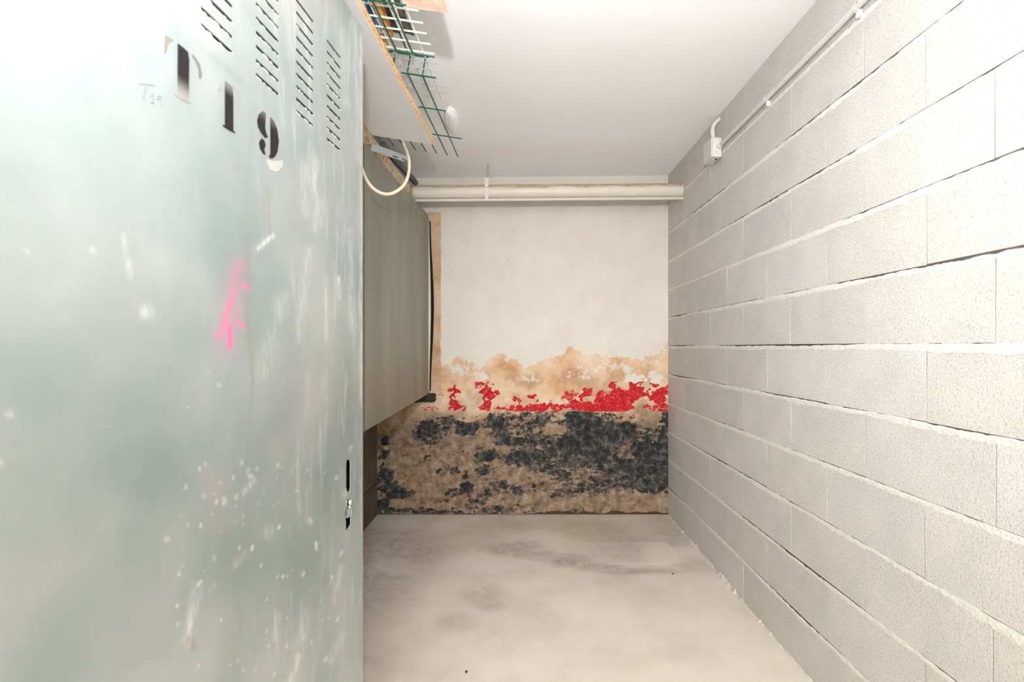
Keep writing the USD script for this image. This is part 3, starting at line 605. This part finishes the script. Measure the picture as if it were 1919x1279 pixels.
door_print('pen_lettering', [LineString(zoomed(p)).buffer(0.0007) for p in pens], 'pen_ink', label='small handwritten T19 in grey pen', raw=True)
door_print('paint_daub', [[(1225, 1130), (1260, 1140), (1300, 1150), (1370, 1140), (1375, 1175), (1350, 1225), (1305, 1245), (1262, 1225), (1240, 1180)]], 'cream_daub', label='cream paint daub under the digit 9')
# latch in the lower lock slot
def door_ball(px, py, r, n=0.0, sc=(1, 1, 1)):
    s, z = door_sz(px, py)
    b = trimesh.creation.icosphere(3, r)
    b.vertices = b.vertices * sc
    b.apply_translation(door_pt(s, z, n))
    return b
obj('latch_knob', join([door_ball(654.5, 942, 0.0075, 0.001), door_ball(655.5, 951, 0.005, -0.001)]), 'chrome', door, smooth=True, label='shiny latch knob in the lower lock slot')
s0, z0 = door_sz(658.5, 968)
s1, z1 = door_sz(654, 946)
obj('latch_tongue', door_box(s0, s1, z0, z1, -0.008, -0.003), 'steel', door)

# ------------------------------------------------------------------ sheet-metal duct box on the left wall
duct = thing('metal_duct', 'grey galvanised sheet-metal duct box hung high along the left wall', 'duct')
def fx(y):
    return -0.656 + 0.0187 * (y - 3.36)
ya, yb = 2.076, 3.36
A = [(fx(ya), ya, .826), (fx(ya), ya, 2.062), (fx(yb), yb, .862), (fx(yb), yb, 2.103)]
t = 0.003
obj('front_sheet', hexa([(A[0][0] - t, ya, A[0][2]), A[0], A[2], (A[2][0] - t, yb, A[2][2]), (A[1][0] - t, ya, A[1][2]), A[1], A[3], (A[3][0] - t, yb, A[3][2])]), 'duct_metal', duct)
obj('edge_fold', hexa([(A[0][0] - .002, ya - .004, .82), (A[0][0] + .0045, ya - .004, .83), (A[0][0] + .003, ya + .012, .834), (A[0][0] - .002, ya + .012, .83), (A[1][0] - .002, ya - .004, 2.05), (A[1][0] + .0015, ya - .004, 2.05), (A[1][0] + .001, ya + .012, 2.05), (A[1][0] - .002, ya + .012, 2.05)]), 'duct_metal', duct)
obj('duct_body', hexa([(XL + .004, ya + .01, .826), (fx(ya) - .006, ya + .01, .83), (fx(yb) - .006, YB - .004, .866), (XL + .004, YB - .004, .866), (XL + .004, ya + .01, 2.054), (fx(ya) - .006, ya + .01, 2.054), (fx(yb) - .006, YB - .004, 2.096), (XL + .004, YB - .004, 2.096)]), 'duct_metal', duct)
zz = np.linspace(.88, 2.07, 40)
bow = 0.019 * np.sin(np.clip((zz - .84) / 1.25, 0, 1) * np.pi) ** 2
xx = np.full_like(zz, fx(3.37))
obj('flange', grid(np.stack([np.stack([xx - .01, zz * 0 + 3.364, zz], -1), np.stack([xx + .004 + bow * .55, zz * 0 + 3.369, zz], -1), np.stack([xx + .004 + bow * .55, zz * 0 + 3.371, zz], -1), np.stack([xx - .01, zz * 0 + 3.372, zz], -1)])), 'duct_metal', duct)
obj('dark_gap_strip', grid(np.stack([np.stack([xx - .02, zz * 0 + 3.378, zz], -1), np.stack([xx + .005 + bow * 1.25, zz * 0 + 3.380, zz], -1), np.stack([xx + .005 + bow * 1.2, zz * 0 + 3.415, zz], -1), np.stack([xx - .02, zz * 0 + 3.415, zz], -1)])), 'black', duct, label='bowed black strip added for the dark gap at the wall')  # black strip added to stand in for the dark gap beside the flange
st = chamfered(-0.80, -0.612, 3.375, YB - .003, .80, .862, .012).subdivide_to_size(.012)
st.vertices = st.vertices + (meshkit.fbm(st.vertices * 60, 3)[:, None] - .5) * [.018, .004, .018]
obj('shaded_hole_stub', st, 'hole_shade', duct, label='dark stub added for the shaded hole under the far end of the duct')  # dark block added in place of a shaded hole

# rough batten, dark pipe and slotted bracket lying on the duct
yb_ = np.linspace(2.10, 2.98, 30)
bt = 2.166 + .006 * (meshkit.noise(np.stack([yb_ * 12, yb_ * 0, yb_ * 0], -1)) - .5)
bb = 2.058 + (yb_ - 2.08) * .0325
def prism(xs, ys, z0s, z1s):
    R = [np.stack([xs - .01, ys, z0s], -1), np.stack([xs + .01, ys, z0s], -1), np.stack([xs + .01, ys, z1s], -1), np.stack([xs - .01, ys, z1s], -1), np.stack([xs - .01, ys, z0s], -1)]
    body = grid(np.stack(R))
    k = len(ys)
    ends = trimesh.Trimesh(np.vstack([np.stack(R[:4])[:, 0], np.stack(R[:4])[:, -1]]), [[0, 1, 2], [0, 2, 3], [4, 6, 5], [4, 7, 6]], process=False)
    return join([body, ends])
tag(obj('rough_batten', prism(fx(yb_) - .03, yb_, bb, bt), 'rough_board'), 'rough beige board standing on edge on top of the metal duct', 'board')
tag(obj('dark_pipe', tube([(-.704, 2.43, 2.201), (-.704, 2.7, 2.223), (-.702, 3.16, 2.262)], 0.019, 14), 'dark_pipe', smooth=40), 'dark grey pipe lying above the metal duct, below the ceiling', 'pipe')
# bracket: slotted steel angle, top at z = 2.10
p0, p1 = np.array([-.682, 2.176]), np.array([-.553, 2.32])
L = np.linalg.norm(p1 - p0)
d = (p1 - p0) / L
sh = Polygon([(0, 0), (L - .02, 0), (L, .012), (L, .034), (0, .034)])
for u in (.115, .165, .215):
    sh = sh.difference(LineString([(u, .009), (u + .022, .009)]).buffer(.0035))
face = ext(sh, .002)
v = face.vertices
face = trimesh.Trimesh(np.stack([p0[0] + d[0] * v[:, 0] - d[1] * v[:, 2] * -1 * -1, p0[1] + d[1] * v[:, 0] + d[0] * v[:, 2], 2.072 + v[:, 1]], -1), face.faces, process=False)
face.apply_translation((0, 0, 0))
flan = ext(Polygon([(0, 0), (L, 0), (L, .016), (0, .016)]), .002)
v = flan.vertices
flan = trimesh.Trimesh(np.stack([p0[0] + d[0] * v[:, 0] - d[1] * v[:, 1], p0[1] + d[1] * v[:, 0] + d[0] * v[:, 1], 2.104 + v[:, 2]], -1), flan.faces, process=False)
br = thing('steel_bracket', 'slotted galvanised steel angle bracket lying on the duct top', 'bracket')
obj('slotted_face', face, 'steel', br)
obj('top_flange', flan, 'steel', br)

# ------------------------------------------------------------------ pipes along the back wall
pipe = thing('drain_pipe', 'cream plastic drain pipe across the back wall below the ceiling', 'pipe')
PYY = 3.13
xs = np.linspace(-1.0, XR, 24)
obj('pipe_body', tube(np.stack([xs, xs * 0 + PYY, 2.186 + .008 * (xs + .7)], -1), .044, 28), 'pvc', pipe, smooth=40)
# dust lying on the upper side of the pipe
ang = np.linspace(.12, 1.0, 6) * np.pi
R = .0446
nd = meshkit.fbm(np.stack([xs * 6, xs * 0, xs * 0], -1), 3, 41)
xs2 = np.linspace(-.9, XR - .01, 160)
nd = meshkit.fbm(np.stack([xs2 * 7, xs2 * 0, xs2 * 0], -1), 4, 41)
rowsP = []
for k in range(7):
    aa = np.radians(np.interp(k, [0, 6], [60, 0])) * (0 if k == 0 else 1)
    th = np.radians(90) + np.radians(np.interp(k, [0, 6], [-10, 1])) + (np.radians(48 + 38 * nd) * k / 6)
    rr = R + (.0006 if 0 < k < 6 else -.0004)
    rowsP.append(np.stack([xs2, PYY - rr * np.sin(th - np.radians(90)), 2.186 + .008 * (xs2 + .7) + rr * np.cos(th - np.radians(90))], -1))
obj('dust_layer', grid(np.stack(rowsP)[::-1]), 'pvc_dust', pipe, smooth=True, label='brown dust along the top of the drain pipe')
hx = (913 - CX) / F * PYY
zp = 2.186 + .008 * (hx + .7)
ring = [(hx, PYY + .047 * math.cos(t), zp + .047 * math.sin(t)) for t in np.linspace(0, 2 * np.pi, 33)]
def ribbon(pts, w, th):
    p = np.array(pts)
    return grid(np.stack([p + [-w, 0, 0], p + [-w, 0, 0], p + [w, 0, 0], p + [w, 0, 0]]) * 1.0)
pr_ = np.array(ring)
c_ = np.array([hx, PYY, zp])
inn = c_ + (pr_ - c_) * (.0435 / .047)
strap = grid(np.stack([inn + [-.011, 0, 0], pr_ + [-.011, 0, 0], pr_ + [.011, 0, 0], inn + [.011, 0, 0]]))
obj('hanger_strap', strap, 'strap', pipe, smooth=40)
obj('hanger_tab', join([box(hx - .011, hx + .011, PYY - .047, PYY - .044, zp - .068, zp + .01), box(hx - .012, hx + .012, PYY - .05, PYY - .047, zp + .02, zp + .075)]), 'strap', pipe)
obj('hanger_rod', tube([(hx + .004, PYY - .04, zp + .06), (hx + .004, PYY + .03, zc(hx) + .002)], .005, 10), 'steel', pipe, smooth=40)
cond = obj('thin_conduit', tube([(-1.0, 3.10, 2.123), (.2, 3.10, 2.134), (XR, 3.10, 2.141)], .009, 12), 'pvc', smooth=40)
tag(cond, 'thin cream conduit running just under the drain pipe', 'conduit')

# ------------------------------------------------------------------ conduit and junction box on the right wall
jb = thing('junction_box', 'square white plastic junction box on the block wall near the ceiling', 'junction box')
bx0, bx1, by0, by1, bz0, bz1 = .968, XR - .003, 2.488, 2.598, 2.167, 2.268
obj('box_body', chamfered(bx0 + .008, bx1, by0, by1, bz0, bz1, .003), 'white_plastic', jb)
obj('box_lid', chamfered(bx0, bx0 + .007, by0 - .001, by1 + .001, bz0 - .001, bz1 + .001, .002), 'white_plastic', jb)
def disc(r, h, axis, at_):
    c = trimesh.creation.cylinder(r, h, sections=24)
    if axis == 'y':
        c.apply_transform(trimesh.transformations.rotation_matrix(math.pi / 2, (1, 0, 0)))
    c.apply_translation(at_)
    return c
obj('knockout', disc(.013, .003, 'y', (1.004, by0 - .001, 2.195)), 'white_plastic', jb, smooth=30)
obj('knockout', disc(.018, .003, 'z', (1.0, 2.535, bz0 - .001)), 'white_plastic', jb, smooth=30)
obj('knockout_hole', disc(.007, .004, 'z', (1.004, 2.52, bz0 - .0015)), 'socket_dark', jb, smooth=30, label='dark knocked-out hole in the underside')
obj('cable_gland', disc(.014, .014, 'y', (1.008, by0 - .006, 2.222)), 'white_plastic', jb, smooth=30)
cd = thing('wall_conduit', 'long white conduit clipped along the top of the block wall', 'conduit')
obj('conduit_tube', tube([(1.0125, y, 2.222 + .002 * math.sin(y * 3)) for y in np.linspace(by0 - .008, -1.5, 40)], .0105, 14), 'white_plastic', cd, smooth=40)
for yc in (2.01, 1.465, .92, .37):
    zc0 = 2.222 + .002 * math.sin(yc * 3)
    rg = [(1.0125 - .0125 * math.sin(t), yc, zc0 - .0125 * math.cos(t)) for t in np.linspace(0, math.pi, 14)]
    rg = [(XR - .001, yc, zc0 - .0125)] + rg + [(XR - .001, yc, zc0 + .0125)]
    rg = np.array(rg)
    o2 = np.array([0, .008, 0])
    ring2 = rg + (rg - [1.0125, yc, zc0]) * .18
    cl = [grid(np.stack([rg - o2, ring2 - o2, ring2 + o2, rg + o2]))]
    cl.append(chamfered(XR - .016, XR - .001, yc - .007, yc + .007, zc0 - .034, zc0 - .010, .002))
    obj('pipe_clip', join(cl), 'white_plastic', cd)
bend = smooth_path([(.997, 2.525, 2.262), (.990, 2.525, 2.30), (.992, 2.525, 2.335), (1.008, 2.525, 2.362), (1.034, 2.525, 2.382)], 24)
tag(obj('conduit_bend', tube(bend, .0105, 14), 'white_plastic', smooth=40), 'short curved white conduit rising from the junction box into the ceiling corner', 'conduit')

# ------------------------------------------------------------------ things stored under the ceiling
ROLL, YAW = -0.173, 0.0395
O = np.array([-0.413, 2.23, 2.12])                    # far right lower corner of the board
U = np.array([1.0, -YAW, ROLL])
U /= np.linalg.norm(U)
Vv = np.array([YAW, 1.0, ROLL * YAW])
Vv /= np.linalg.norm(Vv)
N = np.cross(U, Vv)
N *= np.sign(N[2])
def bp(u, v, n):
    return O + u * U + v * Vv + n * N
def board_uv(px, py, n):
    """Where the ray of a picture pixel meets the plane n above the board's underside."""
    dd = np.array([(px - CX) / F, 1.0, -(py - CY) / F])
    e = np.array([0, 0, EYE])
    tt = ((O + n * N - e) @ N) / (dd @ N)
    p = e + tt * dd - O
    return p @ U, p @ Vv
def bbox(u0, u1, v0, v1, n0, n1):
    return hexa([bp(u0, v0, n0), bp(u1, v0, n0), bp(u1, v1, n0), bp(u0, v1, n0), bp(u0, v0, n1), bp(u1, v0, n1), bp(u1, v1, n1), bp(u0, v1, n1)])
TB = 0.019
brd = thing('melamine_board', 'white-faced chipboard shelf board held under the ceiling', 'board')
obj('bottom_face', bbox(-.60, -.0015, -1.45, 0, 0, .0012), 'melamine', brd)
obj('core', bbox(-.60, -.002, -1.45, -.001, .0012, TB - .001), 'chipboard', brd)
obj('top_face', bbox(-.60, -.0015, -1.45, 0, TB - .001, TB), 'melamine', brd)
vv = np.linspace(-1.45, .006, 300)
nn = meshkit.fbm(np.stack([vv * 40, vv * 0, vv * 0], -1), 4, 71)
ee = np.stack([np.array([bp(-.004, a, .0004) for a in vv]), np.array([bp(.001 + .004 * b, a, .001 + .002 * b) for a, b in zip(vv, nn)]), np.array([bp(.002 + .004 * b, a, TB * .5) for a, b in zip(vv, nn[::-1])]), np.array([bp(.0005 + .003 * b, a, TB - .001) for a, b in zip(vv, nn)]), np.array([bp(-.004, a, TB - .0005) for a in vv])])
obj('raw_edge', grid(ee), 'chipboard', brd, label='ragged orange chipboard edge of the board')

# green welded fence panel on the board: wires every 5 cm along, cross wires every 20 cm, one V fold
WR = 0.0027
n1_ = TB + WR + .001
gp = thing('green_mesh_panel', 'green welded wire fence panel with a V fold, lying on the white-faced board', 'wire mesh')
uA, vA = board_uv(859.5, 294, n1_)
uF1, vF1 = board_uv(790, 141, n1_)
_, vF3 = board_uv(797, 102, n1_)
uF2, vF2 = board_uv(786, 106, n1_ + .062)
_, vE = board_uv(817, 146, n1_)
uA = (uA + uF1) / 2
for k in range(9):
    u = uA - .0535 * k
    pts = [bp(u, -1.30, n1_), bp(u, vF3, n1_), bp(u + .0, vF2, n1_ + .062), bp(u, vF1, n1_), bp(u, vA - .001 * k, n1_)]
    obj('wire', tube(pts, WR, 6), 'green_wire', gp)
def cross(px, py, n, name='cross_wire', left=None, mt='green_wire', par=gp, r=WR):
    u1, v1 = board_uv(px, py, n)
    u0 = uA - .0535 * 8 - .02 if left is None else left
    obj(name, tube([bp(u0, v1, n), bp(u1, v1, n)], r, 6), mt, par)
cross(865, 260, n1_ - 2 * WR + .002, left=.010)
cross(835, 208, n1_ - 2 * WR + .002, left=.010)
cross(817, 146, n1_ - 2 * WR + .002, left=.010)
cross(815, 107, n1_ - 2 * WR + .002, left=.010)
cross(803, 108, n1_ + .062 - 2 * WR + .002, left=-.12)
cross(762, 10, n1_ - 2 * WR + .002, left=.010)
# paler second panel on top, turned: close wires run across
n2_ = n1_ + 3 * WR
pp2 = thing('grey_mesh_panel', 'pale grey welded wire fence panel stacked on the green one', 'wire mesh')
for (x, y) in [(785, 20), (793, 43), (800, 63), (807, 83), (814, 101), (820, 119), (823.5, 134), (829, 149), (834, 163), (839, 175)]:
    u1, v1 = board_uv(x, y, n2_)
    obj('wire', tube([bp(-.33, v1, n2_), bp(u1, v1, n2_)], .0029 if y < 110 else .0016, 6), 'flash_pale_wire' if y < 110 else 'thin_wire', pp2)  # nearer wires paler: flash brightness put into their colour
for (x, y, x2, y2) in [(757, 0, 827, 186), (731, 5, 793, 160), (690, 2, 770, 160)]:
    ua, va = board_uv(x, y, n2_ + .005)
    ub, vb = board_uv(x2, y2, n2_ + .005)
    k = (ub - ua) / (vb - va)
    um = (ua + ub) / 2
    ve = max(vb, -.42)
    obj('cross_wire', tube([bp(um, -1.25, n2_ + .0045), bp(um, vb, n2_ + .0045)], .0026, 6), 'flash_pale_wire', pp2)
    if x < 740:
        obj('cross_wire', tube([bp(um + .008, -1.25, n2_ + .0045), bp(um + .008, vb, n2_ + .0045)], .0022, 6), 'flash_pale_wire', pp2)
# planks, slat and blue plastic on top
n3_ = n2_ + .0075
u1, v1 = board_uv(841, 25.5, n3_)
u0, _ = board_uv(757, 9.5, n3_)
pk = thing('pink_plank', 'wide pinkish raw wood plank at the very top, just under the ceiling', 'plank')
obj('plank_body', bbox(u0, u1 - .003, -1.3, v1, n3_, n3_ + .022), 'pink_board', pk)
obj('pale_edge', bbox(u1 - .003, u1, -1.3, v1 + .001, n3_, n3_ + .0225), 'pale_edge', pk, label='pale sawn edge of the plank')
ua, va = board_uv(718, 4, n3_)
ub, vb = board_uv(733, 72, n3_)
tag(obj('timber_slat', hexa([bp(ua - .012, va - .25, n3_), bp(ua + .006, va - .25, n3_), bp(ub + .006, vb, n3_), bp(ub - .010, vb - .01, n3_), bp(ua - .012, va - .25, n3_ + .02), bp(ua + .006, va - .25, n3_ + .02), bp(ub + .004, vb, n3_ + .02), bp(ub - .010, vb - .01, n3_ + .02)]), 'timber'), 'narrow orange timber slat lying on the wire mesh', 'slat')
uc, vc = board_uv(744, 12, n3_)
ud, vd = board_uv(763, 98, n3_)
dk = thing('dark_plank', 'dark brown plank lying beside the orange timber slat', 'plank')
obj('plank_body', hexa([bp(max(ua, ub) + .010, vc - .25, n3_), bp(uc, vc - .25, n3_), bp(ud, vd, n3_), bp(max(ua, ub) + .010, vd - .01, n3_), bp(max(ua, ub) + .010, vc - .25, n3_ + .02), bp(uc, vc - .25, n3_ + .02), bp(ud, vd, n3_ + .02), bp(max(ua, ub) + .010, vd - .01, n3_ + .02)]), 'dark_plank', dk)
obj('pale_edge', hexa([bp(uc, vc - .25, n3_), bp(uc + .004, vc - .25, n3_), bp(ud + .004, vd, n3_), bp(ud, vd, n3_), bp(uc, vc - .25, n3_ + .02), bp(uc + .004, vc - .25, n3_ + .02), bp(ud + .004, vd, n3_ + .02), bp(ud, vd, n3_ + .02)]), 'pale_edge', dk)
# crumpled dark sheet added over slat and plank, standing in for shaded ceiling
plain('ceiling_shade', lin(92, 85, 78), 0.4, var=0.15, scale=20)
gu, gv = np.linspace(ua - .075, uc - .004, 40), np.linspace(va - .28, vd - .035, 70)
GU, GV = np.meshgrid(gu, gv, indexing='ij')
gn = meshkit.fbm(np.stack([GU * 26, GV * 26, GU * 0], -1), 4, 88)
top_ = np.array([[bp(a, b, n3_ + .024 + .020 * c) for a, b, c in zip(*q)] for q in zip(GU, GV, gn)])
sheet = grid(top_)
tag(obj('ceiling_shade_sheet', sheet, 'ceiling_shade', smooth=True), 'crumpled dark grey sheet added over the orange slat for the shaded ceiling', 'plastic sheet')
# blue plastic sheet, rolled
ue, ve = board_uv(714, 66, n3_ + .03)
aa = np.linspace(0, 2 * np.pi, 40)
lv = np.linspace(-.62, 0, 50)
rows_ = []
for t_ in lv:
    rad = .042 * (1 + .10 * math.sin(t_ * 38)) * (1 if t_ < -.02 else .75)
    ns = meshkit.noise(np.stack([np.cos(aa) * 2 + 5, np.sin(aa) * 2 + 5, np.full_like(aa, t_ * 20 + 40)], -1))
    ns[-1] = ns[0]
    rr = rad * (.86 + .28 * ns)
    rows_.append(np.array([bp(ue - .05 + 1.25 * r_ * math.cos(q_), ve + t_, n3_ + .047 + r_ * math.sin(q_)) for q_, r_ in zip(aa, rr)]))
roll = grid(np.stack(rows_))
capc = np.array(rows_[-1]).mean(0)
cv = np.vstack([rows_[-1], capc])
cap = trimesh.Trimesh(cv, [[k, k + 1, len(cv) - 1] for k in range(len(aa) - 1)], process=False)
tag(obj('blue_sheet_roll', join([roll, cap]), 'blue_sheet', smooth=50), 'crumpled roll of shiny blue plastic sheet at the board edge', 'plastic sheet')
uf, vf = board_uv(724, 82, n3_ + .012)
tb = trimesh.creation.icosphere(3, 1.0)
tb.vertices *= (1 + .25 * (meshkit.noise(tb.vertices * 2 + 9) - .5))[:, None]
tv = tb.vertices * [.014, .03, .016]
tag(obj('tan_paper_wad', trimesh.Trimesh(np.array([bp(uf - .004 + a_, vf - .01 + b_, n3_ + .013 + c_2) for a_, b_, c_2 in tv]), tb.faces, process=False), 'tan_bag', smooth=True), 'small tan paper wad next to the blue plastic roll', 'paper')

# white foam lump on the ceiling
fo = trimesh.creation.icosphere(4, 1.0)
fv = fo.vertices * (1 + .35 * (meshkit.fbm(fo.vertices * 2.2 + 4, 3) - .5))[:, None]
tap = 1 - .35 * np.clip(fv[:, 1], -1, 1)
fv = np.stack([fv[:, 0] * .034 * tap - .012 * fv[:, 1], fv[:, 1] * .15, fv[:, 2] * .022 * tap], -1)
fxp = at(846, 226, F * 1.195 / (CY - 226))
tag(obj('foam_lump', trimesh.Trimesh(fv + [fxp[0], fxp[1], zc(fxp[0]) - .006], fo.faces, process=False), 'foam', smooth=True), 'elongated white foam lump stuck to the ceiling', 'foam')

# cable loop hanging beside the duct
pts = [at(738, 238, 2.17), at(746, 246, 2.27), at(754, 264, 2.31), at(763, 286, 2.27), at(767, 311, 2.21), at(763, 335, 2.16), at(751, 353, 2.10), at(735, 362.5, 2.05), at(718, 363.5, 1.99), at(701, 355, 1.93), at(688, 340, 1.88), at(679, 320, 1.84), at(672, 290, 1.80), at(668, 262, 1.78)]
pts[0][2], pts[1][2] = 2.20, 2.205
tag(obj('cable_loop', tube(smooth_path(pts, 90), .0072, 12), 'cable', smooth=40), 'cream cable hanging in a loop in front of the metal duct', 'cable')

# two dark crumbs on the floor
for (x, y, r, lab) in [(874, 1261, .0045, 'tiny black pebble on the floor nearest the camera'), (1261, 1077, .004, 'tiny dark pebble on the floor beside the repair patch')]:
    f2 = floor_at(x, y)
    pb = trimesh.creation.icosphere(2, r)
    pb.vertices = pb.vertices * [1, 1.1, .7] * (1 + .2 * (meshkit.noise(pb.vertices * 400 + 3) - .5))[:, None]
    pb.apply_translation((f2[0], f2[1], r * .62))
    tag(obj('pebble', pb, 'pebble', smooth=True), lab, 'pebble')
